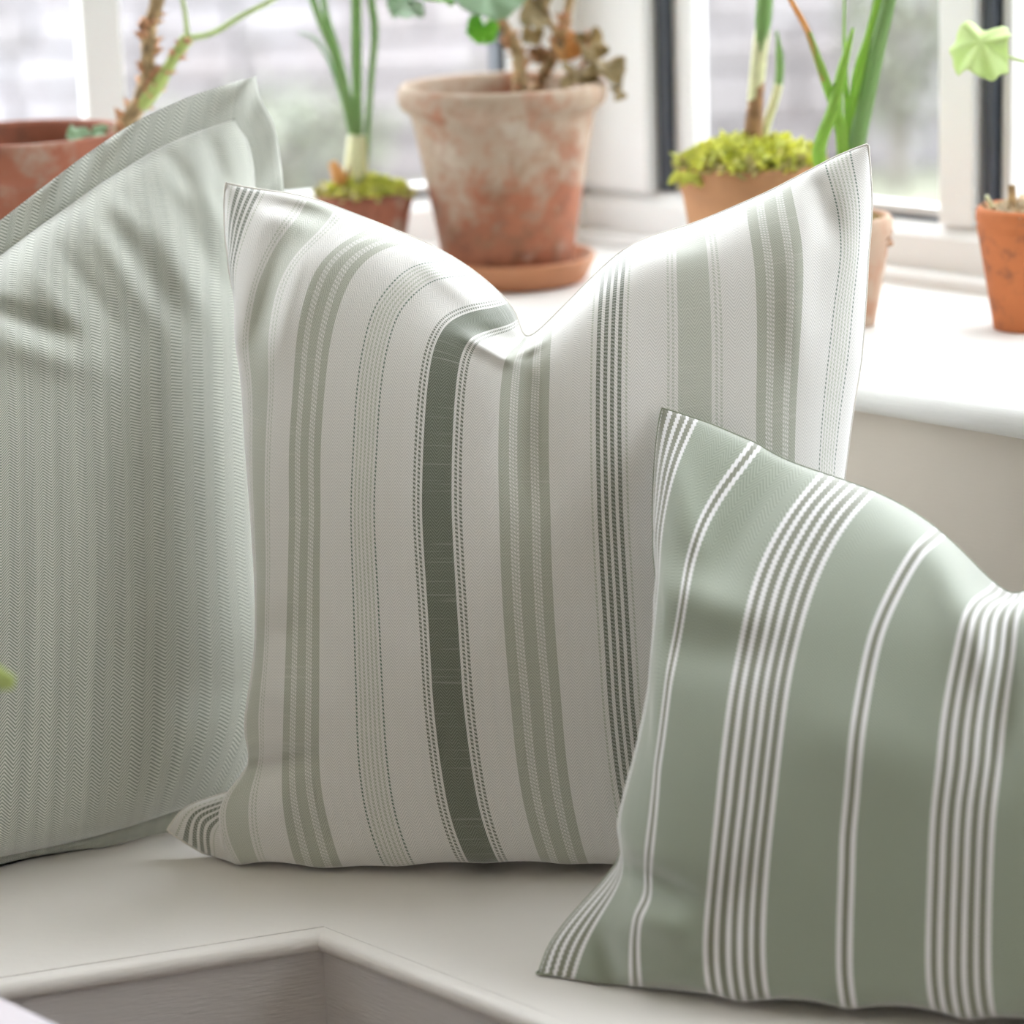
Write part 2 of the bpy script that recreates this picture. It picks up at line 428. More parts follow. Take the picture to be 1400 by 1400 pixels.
def mould(name, side, br, bl, prof, S, mat, parent=None, smooth=False, **kw):
    """profile (inward offset, height) run along one wall from the mitre at the inner corner"""
    d, n = (DR, NR) if side == 'R' else (DL, NL); K = meet(br, bl)
    v = []; q = len(prof)
    for o, z in prof: v.append((*meet(br - o, bl - o), SEAT + z))
    for o, z in prof: v.append((*(K + d * S - n * o), SEAT + z))
    f = [[i, (i + 1) % q, q + (i + 1) % q, q + i] for i in range(q)] + [list(range(q))[::-1], list(range(q, 2 * q))]
    ob = obj(name, v, f, mat, parent, **kw)
    bm = bmesh.new(); bm.from_mesh(ob.data); bmesh.ops.recalc_face_normals(bm, faces=bm.faces); bm.to_mesh(ob.data); bm.free()
    if smooth:
        ob.data.polygons.foreach_set('use_smooth', [len(p.vertices) == 4 for p in ob.data.polygons])
        try: ob.data.set_sharp_from_angle(angle=math.radians(40))
        except Exception: pass
    return ob
SW = {'L': 2.62, 'R': 3.36}                       # length of each bay wall
ZS, ZG, ZH, ZT = .28, .332, 1.85, 2.1            # sill, glass foot, window head, ceiling (above the seat)
WO = .30                                          # sill depth over the wall below

# floor, ceiling, walls below and above the windows
def clip(poly, out):
    """keep the part of a polygon on the room's side of both bay walls"""
    for n, lim in ((NR, BR + out), (NL, BL + out)):
        res = []
        for i, p in enumerate(poly):
            q = poly[i - 1]; p, q = np.array(p), np.array(q); a, b_ = q @ n - lim, p @ n - lim
            if (a < 0) != (b_ < 0): res.append(tuple(q + (p - q) * a / (a - b_)))
            if b_ <= 0: res.append(tuple(p))
        poly = res
    return poly
prism('floor', clip([(-2.4, -2.6), (2.4, -2.6), (2.4, 2.9), (-2.4, 2.9)], -.2), -.05, 0, M['floor'], kind='structure')
prism('ceiling', clip([(-2.4, -2.6), (2.4, -2.6), (2.4, 2.9), (-2.4, 2.9)], .2), SEAT + ZT, SEAT + ZT + .1, M['plaster'], kind='structure')
for side, nm in (('L', 'left'), ('R', 'right')):
    wb = mould('wall_' + nm, side, BR - WO, BL - WO, [(0, -SEAT), (0, ZS - .022), (-.38, ZS - .022), (-.38, -SEAT)], SW[side], M['wall_paint'], kind='structure')
    mould('wall_' + nm + '_head', side, BR, BL, [(0, ZH), (0, ZT), (-.2, ZT), (-.2, ZH)], SW[side], M['plaster'], kind='structure')

prism('wall_back', [(-2.4, -2.7), (2.4, -2.7), (2.4, -2.6), (-2.4, -2.6)], 0, SEAT + ZT, M['plaster'], kind='structure')
prism('wall_side_left', [(-2.5, -2.7), (-2.4, -2.7), (-2.4, 1.80), (-2.5, 1.80)], 0, SEAT + ZT, M['plaster'], kind='structure')
prism('wall_side_right', [(2.4, -2.7), (2.5, -2.7), (2.5, .20), (2.4, .20)], 0, SEAT + ZT, M['plaster'], kind='structure')

def nose(front, back, zt, th, k=8):
    """board section with a rounded front, offsets grow inwards"""
    pr = [(back, zt - th), (back, zt)]
    for i in range(k + 1):
        a = math.pi / 2 - math.pi * i / k
        pr.append((front - th / 2 + th / 2 * math.cos(a), zt - th / 2 + th / 2 * math.sin(a)))
    return pr

def window(n, side, label, panes, mulls, gaskets, frames):
    r = empty('window_%d' % n, (*meet(BR, BL), SEAT), kind='structure')
    r['label'] = label
    mould('window_sill', side, BR, BL, nose(WO + .022, -.03, ZS, .024), SW[side], M['white_paint'], r, smooth=True)
    mould('sill_bead', side, BR, BL, [(-.005, ZS - .001), (-.005, ZS + .012), (.010, ZS + .012), (.014, ZS + .008), (.014, ZS - .001)], SW[side], M['frame'], r)
    mould('bottom_rail', side, BR, BL, [(-.05, ZS), (-.05, ZG - .004), (-.012, ZG - .004), (0, ZG - .014), (0, ZS + .005)], SW[side], M['frame'], r)
    mould('top_rail', side, BR, BL, [(-.07, ZH - .06), (-.07, ZH), (0, ZH), (0, ZH - .06)], SW[side], M['frame'], r)
    for a, b_, o in frames: wbox('frame_post', side, a, b_, o, -.040, ZG - .004, ZH - .06, M['frame'], r)
    for a, b_ in mulls: wbox('mullion', side, a, b_, -.004, -.040, ZG - .004, ZH - .06, M['frame'], r)
    for a, b_ in gaskets: wbox('gasket', side, a, b_, -.012, -.038, ZG - .003, ZH - .06, M['gasket'], r, 0)
    for a, b_ in panes:
        wbox('pane', side, a - .004, b_ + .004, -.030, -.036, ZG - .012, ZH - .055, M['glass'], r, 0)
        wbox('glazing_bead', side, a, b_, -.018, -.040, ZG - .006, ZG + .006, M['frame'], r, .001)
        wbox('glazing_seal', side, a, b_, -.012, -.0175, ZG - .006, ZG - .001, M['gasket'], r, 0)
    return r
pL, mL = [], []
a = .072
while a < 2.3: pL.append((a, a + .331)); mL.append((a + .331, a + .364)); a += .364
window(1, 'L', 'white framed window over the sill with the limed pot', pL, mL, [(.066, .072)], [(-.01, .066, 0)])
pR, mR, gR, fR = [(.113, .387)], [(.387, .421)], [(.079, .090), (.425, .434)], [(-.01, .076, 0), (.091, .113, -.02), (.436, .446, -.02)]
a = .446
while a < 2.95: pR.append((a, a + .30)); mR.append((a + .30, a + .335)); gR.append((a + .337, a + .349)); fR.append((a + .349, a + .360, -.02)); a += .36
window(2, 'R', 'white framed window with black seals to the right of the corner post', pR, mR, gR, fR)

# ------------------------------------------------------------------ window seat
sr, sl, back = 1.088, 1.652, .03
K0 = meet(sr, sl)
seat = empty('window_seat', (*K0, 0), label='cream painted corner window seat with rounded front edge under the cushions', cat='bench')
wr, wl = BR - WO, BL - WO
endL = K0 + DL * 1.7; endR = K0 + DR * 1.5
ob_ = (wl - sl); obr = (wr - sr)
cw = meet(wr, wl); cL = meet(sr - .0006, wl); 
prism('seat_board', [tuple(meet(sr - .0006, sl)), tuple(cL), tuple(endL + NL * ob_), tuple(endL)], SEAT - .0135, SEAT, M['seat_paint'], seat)
prism('seat_board', [tuple(meet(sr, sl)), tuple(meet(sr, wl)), tuple(cw), tuple(endR + NR * obr), tuple(endR)], SEAT - .0135, SEAT - .0004, M['seat_paint'], seat)
for side in 'LR':
    mould('nosing', side, sr - .0005, sl - .0005, nose(.011, 0, -.0003, .0135, 6), 1.6, M['seat_paint'], seat, smooth=True)
    mould('front_panel', side, sr - .004, sl - .004, [(0, -.0135), (0, -SEAT), (-.02, -SEAT), (-.02, -.0135)], 1.6, M['panel_shaded'], seat)

# ------------------------------------------------------------------ cushions
def tps(src, dst, lam):
    src = np.asarray(src, float); dst = np.asarray(dst, float); n = len(src)
    def K(a, b_):
        d2 = ((a[:, None] - b_[None]) ** 2).sum(-1); return .5 * d2 * np.log(d2 + 1e-12)
    A = np.zeros((n + 3, n + 3)); A[:n, :n] = K(src, src) + lam * np.eye(n)
    A[:n, n] = 1; A[:n, n + 1:] = src; A[n, :n] = 1; A[n + 1:, :n] = src.T
    wgt = np.linalg.solve(A, np.vstack([dst, np.zeros((3, dst.shape[1]))]))
    def ev(p):
        out = np.empty((len(p), dst.shape[1]))
        for i in range(0, len(p), 4000):
            q = p[i:i + 4000]; out[i:i + 4000] = K(q, src) @ wgt[:n] + wgt[n] + q @ wgt[n + 1:]
        return out
    return ev
def segfall(px, py, x0, y0, x1, y1, wd):
    dx, dy = x1 - x0, y1 - y0; L2 = dx * dx + dy * dy
    t = ((px - x0) * dx + (py - y0) * dy) / L2
    d2 = (px - x0 - t * dx) ** 2 + (py - y0 - t * dy) ** 2
    return np.exp(-d2 / wd ** 2) * np.exp(-np.abs((t - .5) / .48) ** 3)

class Plane:
    def __init__(s, o, ang, lean):
        s.o = np.array(o, float); e = math.radians(ang); s.ex = np.array([math.cos(e), math.sin(e), 0])
        back_ = np.array([-math.sin(e), math.cos(e), 0]); l = math.radians(lean)
        s.ey = back_ * math.sin(l) + np.array([0, 0, 1]) * math.cos(l); s.n = np.cross(s.ex, s.ey)
    def hit(s, px, py, c):
        d = fwd[None] + RGT[None] * ((px - 700) / F)[:, None] + UPV[None] * ((700 - py) / F)[:, None]
        t = (c + (s.o - EYE) @ s.n) / (d @ s.n)
        return EYE + d * t[:, None]

def cushion(name, label, group, W, H, ctrl, plane, T, p, q, wrinkles, mat, kb=.6, nu=150, nv=150, flange=0, seam=None, prof=None, wgain=1.6):
    ctrl = np.asarray(ctrl, float)
    ev = tps(ctrl[:, :2] / W, ctrl[:, 2:4], 3e-5)
    def grid(n, L):
        t = np.linspace(0, 1, n); return L * (.45 * t + .55 * (.5 - .5 * np.cos(np.pi * t)))
    U, V = np.meshgrid(grid(nu, W), grid(nv, H), indexing='ij'); u, v = U.ravel(), V.ravel()
    def bulge(u, v):
        f = lambda x: np.clip(1 - np.abs(2 * x - 1) ** p, 0, 1) ** q
        return T * f(u / W) * f(v / H)
    pp = ev(np.stack([u, v], 1) / W); px, py = pp[:, 0], pp[:, 1]
    c = bulge(u, v)
    edge = np.clip(c / (T * .18), 0, 1)
    for x0, y0, x1, y1, wd, am in wrinkles: c = c + wgain * am * segfall(px, py, x0, y0, x1, y1, wd) * edge
    if prof: c = prof(u, v, px, py, c)
    P = plane.hit(px, py, c)
    loc = (P - plane.o); a = loc @ plane.ex; b_ = loc @ plane.ey
    Q = plane.o + a[:, None] * plane.ex + b_[:, None] * plane.ey - (kb * np.maximum(bulge(u, v), 0))[:, None] * plane.n
    zmin = SEAT + .0012
    for X in (P, Q): X[:, 2] = np.maximum(X[:, 2], zmin)
    base = P[np.argsort(P[:, 2])[:50]].mean(0)
    root = empty(name, (base[0], base[1], SEAT), label=label, cat='cushion', group=group)
    idx = lambda i, j: i * nv + j
    n = nu * nv; bd = np.zeros((nu, nv), bool); bd[0] = bd[-1] = True; bd[:, 0] = bd[:, -1] = True
    mp = np.arange(n) + n; mp[bd.ravel()] = np.arange(n)[bd.ravel()]
    keep = ~bd.ravel(); new = np.full(n, -1); new[keep] = np.arange(keep.sum()) + n
    mp = np.where(bd.ravel(), np.arange(n), new)
    mp = np.arange(n) + n
    verts = np.vstack([P, Q]); uvs = np.vstack([np.stack([u, v], 1)] * 2)
    faces = []
    for i in range(nu - 1):
        for j in range(nv - 1):
            k = (idx(i, j), idx(i + 1, j), idx(i + 1, j + 1), idx(i, j + 1))
            faces.append(k); faces.append(tuple(mp[list(k)][::-1]))
    obj('cover', verts, faces, mat, root, smooth=True, uv=uvs)
    P3 = P.reshape(nu, nv, 3)
    if seam:
        per = np.vstack([P3[:, -1], P3[-1, ::-1][1:], P3[::-1, 0][1:], P3[0][1:-1]])
        per = per[::2]; R = seam[0]; S = 8; m_ = len(per); vv = []; ff = []
        for i in range(m_):
            t = per[(i + 1) % m_] - per[i - 1]; t /= np.linalg.norm(t) + 1e-9
            x = plane.n - t * (plane.n @ t); x /= np.linalg.norm(x); y = np.cross(t, x)
            for k in range(S):
                an = 2 * math.pi * k / S; qv = per[i] + R * (x * math.cos(an) + y * math.sin(an)); qv[2] = max(qv[2], SEAT + .0008); vv.append(qv)
        for i in range(m_):
            j = (i + 1) % m_
            for k in range(S): k2 = (k + 1) % S; ff.append((i * S + k, i * S + k2, j * S + k2, j * S + k))
        obj('seam_edge', vv, ff, seam[1], root, smooth=True)
    if flange:
        # flat stitched border all round: perimeter x width, two layers
        tt = np.linspace(0, 1, 90)[:-1]; FW = flange; ring = []
        for t in tt: ring.append((t * W, H, t * (W + 2 * FW) - FW, H + FW))
        for t in tt: ring.append((W, H * (1 - t), W + FW, (H + 2 * FW) * (1 - t) - FW))
        for t in tt: ring.append((W * (1 - t), 0, (W + 2 * FW) * (1 - t) - FW, -FW))
        for t in tt: ring.append((0, H * t, -FW, (H + 2 * FW) * t - FW))
        ring = np.array(ring); K = 7; m_ = len(ring); rows = []
        for k in range(K):
            q_ = k / (K - 1) * 1.02 - .02; uvv = ring[:, :2] * (1 - q_) + ring[:, 2:] * q_
            pp = ev(uvv / W); s_ = np.linspace(0, 1, m_)
            rip = .0030 * q_ * (np.sin(s_ * 2 * np.pi * 46) * .5 + np.sin(s_ * 2 * np.pi * 29 + 1)) - .001
            rip = rip + np.where((s_ > .5) & (s_ < .75), .0012 * math.sin(3 * math.pi * q_), 0)
            half = .0022 * (1 - .5 * q_ ** 6)
            rows.append((plane.hit(pp[:, 0], pp[:, 1], rip + half), plane.hit(pp[:, 0], pp[:, 1], rip - half), uvv))
        vv = np.vstack([r[0] for r in rows] + [r[1] for r in rows[::-1]]); uv2 = np.vstack([r[2] for r in rows] + [r[2] for r in rows[::-1]])
        vv[:, 2] = np.maximum(vv[:, 2], SEAT + .0010)
        ff = []
        for k in range(2 * K - 1):
            for i in range(m_): j = (i + 1) % m_; ff.append((k * m_ + i, k * m_ + j, (k + 1) * m_ + j, (k + 1) * m_ + i))
        obj('flange_border', vv, ff, mat, root, smooth=True, uv=uv2)
    return root

# -- cream striped square cushion (fabric u, v in metres -> where that thread lies)
HB = .53
def rows(u, H, lst): return [(u, v * H, x, y) for v, x, y in lst]
g = lambda k: .016 + .0545 * k
B = []
B += rows(0, HB, [(1, 309, 250), (.93, 307, 290), (.87, 311, 345), (.75, 332, 450), (.5, 354, 700), (.3, 361, 900), (.2, 378, 1000), (.13, 352, 1066), (.06, 258, 1102), (0, 228, 1135)])
B += rows(g(0), HB, [(1, 341, 257), (.93, 322, 308), (.87, 314, 360), (.75, 324, 450), (.5, 346, 700), (.3, 353, 900), (.2, 366, 1000), (.13, 340, 1082), (.06, 276, 1120), (0, 272, 1163)])
B += rows(.045, HB, [(1, 395, 265), (.93, 372, 300), (.87, 345, 358), (.75, 324, 470), (.62, 337, 620), (.5, 345, 750), (.36, 347, 890), (.30, 337, 957), (.255, 334, 1000), (.21, 340, 1045), (.17, 312, 1080), (.13, 299, 1112), (.09, 303, 1150), (.05, 318, 1178), (0, 316, 1180)])
B += rows(g(1), HB, [(1, 440, 276), (.95, 423, 306), (.91, 396, 336), (.87, 379, 362), (.84, 366, 389), (.81, 359, 419), (.72, 355, 514), (.635, 353, 608), (.55, 353, 700), (.425, 355, 828), (.3, 346, 957), (.255, 344, 1000), (.21, 345, 1043), (.17, 330, 1078), (.13, 323, 1114), (.09, 328, 1150), (.04, 340, 1180), (0, 345, 1176)])
B += rows(g(2), HB, [(1, 548, 318), (.93, 500, 332), (.89, 468, 355), (.86, 451, 381), (.825, 438, 419), (.735, 423, 514), (.645, 416, 608), (.555, 416.6, 700), (.43, 413.6, 828), (.3, 411, 957), (.19, 410, 1064), (.12, 420, 1128), (.05, 437, 1186), (0, 440, 1176)])
B += rows(g(3), HB, [(1, 638, 364), (.93, 590, 370), (.87, 557, 389), (.83, 531, 419), (.79, 517, 457), (.735, 506, 514), (.645, 499, 608), (.555, 495, 700), (.43, 500, 828), (.3, 505, 957), (.19, 512, 1064), (.12, 524, 1128), (.05, 546, 1184), (0, 550, 1172)])
B += rows(g(4), HB, [(1, 703, 425), (.93, 668, 436), (.86, 636, 447), (.81, 622, 459), (.78, 613, 476), (.735, 605, 514), (.645, 598, 608), (.555, 596.6, 700), (.43, 604, 828), (.3, 612, 957), (.19, 626, 1064), (.12, 640, 1128), (.05, 662, 1180), (0, 664, 1168)])
B += rows(g(5), HB, [(1, 731, 456), (.92, 726, 472), (.84, 721, 490), (.76, 718.6, 520), (.65, 716, 608), (.555, 718, 700), (.43, 722, 828), (.3, 733, 957), (.19, 743.6, 1064), (.12, 756, 1128), (.05, 773, 1181), (0, 776, 1170)])
B += rows(g(6), HB, [(1, 843, 349), (.92, 838, 376), (.86, 835.6, 403), (.79, 833, 459), (.735, 832, 514), (.645, 832, 607), (.555, 834, 700), (.43, 841, 828), (.3, 848.6, 957), (.19, 860, 1064), (.05, 884, 1186), (0, 886, 1174)])
B += rows(g(7), HB, [(1, 941, 308), (.93, 944, 335), (.86, 946, 366), (.79, 949, 440), (.72, 949.6, 514), (.66, 949.6, 570), (.555, 953, 700), (.43, 960, 828), (.3, 970, 957), (.19, 980, 1064), (.05, 1004, 1190), (0, 1006, 1178)])
B += rows(g(8), HB, [(1, 1051, 262), (.91, 1058, 310), (.84, 1066, 366), (.77, 1067, 440), (.70, 1065, 514), (.62, 1063, 600), (.54, 1064, 690), (.43, 1068, 820), (.3, 1076, 957), (.19, 1086, 1064), (.05, 1110, 1185), (0, 1112, 1175)])
B += rows(g(9), HB, [(1, 1144, 214), (.91, 1161, 285), (.84, 1163, 347), (.77, 1153, 421), (.70, 1144.6, 496), (.65, 1138, 551), (.58, 1131, 626), (.5, 1128, 720), (.3, 1140, 957), (.19, 1150, 1064), (.08, 1170, 1150), (0, 1185, 1170)])
B += rows(.53, HB, [(1, 1187, 197), (.93, 1191, 250), (.84, 1187, 347), (.77, 1183, 421), (.70, 1177, 496), (.65, 1168, 551), (.58, 1158, 626), (.5, 1148, 720), (.3, 1155, 957), (.19, 1175, 1064), (.08, 1210, 1130), (0, 1225, 1160)])
planeB = Plane((-.05, 1.806, SEAT), -6, 14)
wrB = [(310, 1050, 430, 1028, 14, -.008), (330, 1085, 400, 1120, 26, .004), (1112, 225, 1140, 330, 18, -.004), (1090, 300, 1088, 500, 26, .004), (345, 268, 450, 300, 14, -.004),
       (640, 462, 704, 496, 10, .004), (690, 496, 742, 462, 9, .004), (655, 452, 715, 468, 9, -.004), (727, 470, 720, 700, 34, -.005), (560, 440, 540, 760, 50, .003), (820, 400, 835, 760, 60, .003),
       (385, 310, 345, 480, 16, -.004), (430, 310, 380, 480, 16, .003), (330, 880, 430, 850, 26, -.003), (330, 950, 440, 960, 30, .003), (560, 340, 660, 420, 16, .003)]
cushion('square_cushion', 'cream square cushion with dark and sage green woven stripes, dented at its top', None, .53, HB, B, planeB, .080, 2.1, .55, wrB, M['cloth_stripe'], kb=.3, nu=170, nv=170, seam=(.0008, M['cream_thread']))

# -- sage lumbar cushion with white lines
HC = .36
C = []
C += rows(0, HC, [(1, 905, 558), (.95, 899, 590), (.88, 894, 650), (.8, 893, 730), (.65, 898, 818), (.55, 892, 906), (.47, 886, 964), (.38, 862, 1071), (.3, 848, 1130), (.22, 846, 1172), (.13, 800, 1230), (.05, 748, 1298), (0, 733, 1346)])
C += rows(.0094, HC, [(1, 923, 563), (.95, 911, 600), (.88, 901, 650), (.8, 893, 730), (.65, 893, 818), (.55, 888, 906), (.47, 881, 964), (.38, 856, 1071), (.3, 843, 1130), (.22, 846, 1180), (.13, 808, 1234), (.05, 764, 1295), (0, 748, 1349)])
C += rows(.040, HC, [(1, 975, 581), (.9, 938, 655), (.8, 916, 735), (.65, 905, 830), (.5, 888, 980), (.38, 866, 1080), (.3, 854, 1140), (.22, 858, 1200), (.13, 830, 1268), (.05, 812, 1325), (0, 806, 1353)])
C += rows(.0734, HC, [(1, 1034, 606), (.945, 991, 663), (.89, 961, 714), (.83, 942, 771), (.785, 935, 810), (.72, 925.6, 868), (.655, 914, 926), (.58, 906, 990), (.5, 898, 1047), (.43, 894, 1096), (.36, 889, 1144), (.28, 885, 1193), (.23, 884, 1227), (.19, 872, 1251), (.13, 867, 1290), (.05, 868, 1338), (0, 869, 1353)])
C += rows(.1374, HC, [(1, 1160, 659), (.94, 1126, 694), (.875, 1091, 752), (.805, 1068, 810), (.73, 1053.6, 868), (.655, 1041, 926), (.565, 1031, 998), (.5, 1025, 1047), (.43, 1019.7, 1096), (.365, 1014, 1144), (.3, 1009, 1193), (.17, 1003, 1290), (.1, 1005, 1338), (.045, 1011, 1370), (0, 1014, 1358)])
C += rows(.2014, HC, [(1, 1285, 726), (.91, 1256, 752), (.82, 1222, 810), (.735, 1197.5, 868), (.66, 1184, 926), (.57, 1172, 998), (.5, 1167, 1047), (.43, 1163, 1096), (.365, 1158.6, 1144), (.3, 1157, 1193), (.17, 1154, 1290), (.105, 1154.7, 1338), (.045, 1161, 1380), (0, 1164, 1366)])
C += rows(.2654, HC, [(1, 1384, 811), (.9, 1366, 826), (.8, 1352, 850), (.73, 1347, 887), (.67, 1340, 926), (.57, 1329, 998), (.5, 1324.7, 1047), (.43, 1318, 1096), (.3, 1312.6, 1193), (.18, 1309.6, 1290), (.085, 1311.6, 1363), (.045, 1318, 1394), (0, 1322, 1380)])
C += rows(.3294, HC, [(1, 1475, 750), (.88, 1490, 800), (.73, 1490, 890), (.5, 1478, 1047), (.3, 1466, 1193), (.045, 1475, 1406), (0, 1478, 1392)])
C += rows(.3934, HC, [(1, 1575, 690), (.88, 1615, 750), (.73, 1632, 880), (.5, 1628, 1047), (.3, 1620, 1200), (.045, 1632, 1416), (0, 1636, 1402)])
C += rows(.4574, HC, [(1, 1690, 640), (.88, 1730, 710), (.73, 1760, 870), (.5, 1765, 1050), (.3, 1762, 1200), (.05, 1780, 1424), (0, 1790, 1412)])
C += rows(.55, HC, [(1, 1835, 590), (.88, 1842, 680), (.73, 1838, 860), (.5, 1836, 1050), (.3, 1850, 1220), (0, 1930, 1425)])
planeC = Plane((.10, 1.586, SEAT), -15.8, 33)
wrC = [(820, 1166, 960, 1236, 18, -.009), (860, 1250, 960, 1290, 24, .004), (1020, 1200, 950, 1330, 34, -.004), (880, 790, 1030, 850, 34, .004), (890, 870, 1060, 900, 36, -.003),
       (1280, 740, 1350, 930, 28, .005), (1384, 820, 1366, 1060, 26, -.006), (1080, 980, 1300, 1070, 70, .003), (900, 590, 960, 780, 24, .003), (1075, 630, 970, 800, 30, -.0025), (820, 1270, 845, 1350, 18, -.004)]
cushion('lumbar_cushion', 'sage green oblong cushion with thin white lines leaning on the cream one', None, .55, HC, C, planeC, .074, 2.2, .55, wrC, M['cloth_green'], kb=.4, nu=170, nv=130, seam=(.0006, M['green_thread']))

# -- plain sage herringbone cushion with a flat border
HA = .5; A = []
def rowsv(v, lst): return [(u, v, x, y) for u, x, y in lst]
A += rowsv(.528, [(.528, 350, 104), (.5, 330, 109), (.46, 256, 133), (.42, 181, 169), (.375, 108, 218), (.33, 30, 278), (.25, -110, 365), (.12, -330, 275), (-.028, -590, 115)])
A += rowsv(.5, [(.5, 322, 160), (.46, 243, 190), (.42, 168, 231), (.375, 98, 278), (.33, 20, 334), (.25, -115, 420), (.12, -330, 325), (0, -560, 165)])
A += [(.528, v, x, y) for v, x, y in ((.47, 373, 165), (.44, 383, 215), (.40, 388, 265), (.3, 392, 400), (.1, 396, 830), (.03, 385, 1020), (-.028, 352, 1112))]
A += [(.5, v, x, y) for v, x, y in ((.47, 339, 190), (.44, 348, 228), (.40, 351, 280), (.3, 357, 430), (.2, 361, 640), (.1, 370, 860), (.05, 366, 970), (0, 318, 1088))]
A += [(.42, v, x, y) for v, x, y in ((.42, 175, 340), (.3, 187, 560), (.2, 192, 740), (.1, 190, 940), (.03, 180, 1095), (0, 172, 1132), (-.028, 165, 1157))]
A += [(.33, v, x, y) for v, x, y in ((.45, 15, 405), (.3, 17, 620), (.2, 18, 790), (.1, 14, 990), (.03, 4, 1142), (0, 0, 1172), (-.028, -2, 1196))]
A += [(.25, v, x, y) for v, x, y in ((.4, -120, 520), (.2, -135, 830), (0, -170, 1205), (-.028, -172, 1232))]
A += [(.12, v, x, y) for v, x, y in ((.4, -340, 500), (.2, -370, 860), (0, -410, 1250), (-.028, -412, 1275))]
A += [(0, v, x, y) for v, x, y in ((.4, -565, 400), (.2, -600, 860), (0, -660, 1290), (-.028, -665, 1315))] + [(-.028, .25, -625, 760), (-.028, -.028, -705, 1320)]
pb = onz(0, 1195, SEAT); planeA = Plane((pb[0], pb[1] + .018, SEAT), 23, 15)
wrA = [(-20, 418, 105, 458, 14, -.009), (0, 468, 130, 505, 22, .006), (120, 300, 215, 440, 16, .0032), (155, 300, 250, 450, 15, -.003), (195, 280, 280, 430, 15, .0032), (235, 265, 310, 400, 14, -.0028),
       (75, 330, 170, 460, 15, -.003), (40, 365, 140, 500, 17, .003), (262, 230, 322, 350, 13, .0028), (222, 200, 268, 262, 13, -.003), (280, 172, 308, 250, 12, -.003), (150, 270, 200, 330, 14, .003),
       (370, 910, 250, 970, 24, -.005), (350, 1000, 230, 1060, 26, .003)]
cushion('square_cushion', 'plain sage herringbone square cushion with a flat stitched border', None, .5, HA, A, planeA, .072, 2.3, .5, wrA, M['cloth_herring'], kb=.6, nu=170, nv=170, flange=.028, wgain=1.0)

# ------------------------------------------------------------------ pots and plants on the sill
ZP = SEAT + ZS
def pot_profile(h, r, rb, lip, lipw, th=.006, flare=0.0, soil=.86):
    """outside up, over the lip, inside down"""
    rl = r - lipw
    return [(0, 0), (rb * .97, 0), (rb, .003), (rb + (rl - rb) * .5, h * .5 * (1 - lip / h)), (rl, h - lip - .004), (rl + .001, h - lip), (r - .0015, h - lip + .002),
            (r, h - lip * .6), (r, h - .003), (r - .002, h), (r - th + .001, h), (r - th - .001, h - .003), (rl - th, h - lip), (rl - th - .004, h * soil - .004)]
def soil_disc(parent, c, r, z, mat=None, bumpy=.004, name='soil'):
    v = [(c[0], c[1], c[2] + z + bumpy)]; f = []; S, K = 36, 6
    for k in range(1, K + 1):
        for i in range(S):
            a = 2 * math.pi * i / S; q = k / K
            v.append((c[0] + r * q * math.cos(a), c[1] + r * q * math.sin(a), c[2] + z + bumpy * (1 - q * q) + random.uniform(-1, 1) * bumpy * .5 * (k < K)))
    for i in range(S): f.append((0, 1 + i, 1 + (i + 1) % S))
    for k in range(K - 1):
        for i in range(S): j = (i + 1) % S; f.append((1 + k * S + i, 1 + (k + 1) * S + i, 1 + (k + 1) * S + j, 1 + k * S + j))
    return obj(name, v, f, mat or M['soil'], parent, smooth=True)
def tufts(parent, c, r, z, n, size, mat, name='moss', dome=.01, up=1.0, ring=0.0):
    """moss / grit cushion: many tiny bent sprigs"""
    v = []; f = []
    for _ in range(n):
        a = random.random() * 6.283; q = ring + (1 - ring) * math.sqrt(random.random()); x, y = c[0] + r * q * math.cos(a), c[1] + r * q * math.sin(a)
        zz = c[2] + z + dome * (1 - q * q) + random.uniform(-.3, .6) * size * .4
        d = np.array([random.gauss(0, .7), random.gauss(0, .7), up * random.uniform(.2, 1)]); d /= np.linalg.norm(d)
        s = np.cross(d, [random.gauss(0, 1), random.gauss(0, 1), .3]); s /= np.linalg.norm(s); l = size * random.uniform(.5, 1.3); wd = size * .33
        p = np.array([x, y, zz]); i0 = len(v)
        mid = p + d * l * .55; tip = p + d * l + np.array([random.gauss(0, .25), random.gauss(0, .25), -.2]) * l * .5
        t2 = np.cross(d, s) * wd * .5
        v += [p, mid + s * wd, mid - s * wd, mid + t2, tip]
        f += [(i0, i0 + 1, i0 + 3), (i0, i0 + 3, i0 + 2), (i0, i0 + 2, i0 + 1), (i0 + 1, i0 + 4, i0 + 3), (i0 + 3, i0 + 4, i0 + 2), (i0 + 2, i0 + 4, i0 + 1)]
    return obj(name, v, f, mat, parent, kind='stuff')
def knobs(parent, pts, R, n, size):
    P = spline(pts, 10); v = []; f = []
    for q in range(n):
        i = random.randrange(1, len(P) - 1); t = P[i + 1] - P[i - 1]; t /= np.linalg.norm(t)
        a = np.cross(t, [random.gauss(0, 1), random.gauss(0, 1), random.gauss(0, 1)]); a /= np.linalg.norm(a); c_ = P[i] + a * R * .8; b_ = np.cross(t, a)
        i0 = len(v); l = size * random.uniform(.6, 1.3)
        v += [c_ + t * l * .5, c_ + b_ * l * .5, c_ - t * l * .5, c_ - b_ * l * .5, c_ + a * l + t * l * .5]
        f += [(i0, i0 + 1, i0 + 4), (i0 + 1, i0 + 2, i0 + 4), (i0 + 2, i0 + 3, i0 + 4), (i0 + 3, i0, i0 + 4), (i0 + 3, i0 + 2, i0 + 1, i0)]
    return obj('leaf_scars', v, f, M['stem_knob'], parent, kind='stuff')
def pt(px, py, y): return aty(px, py, y)

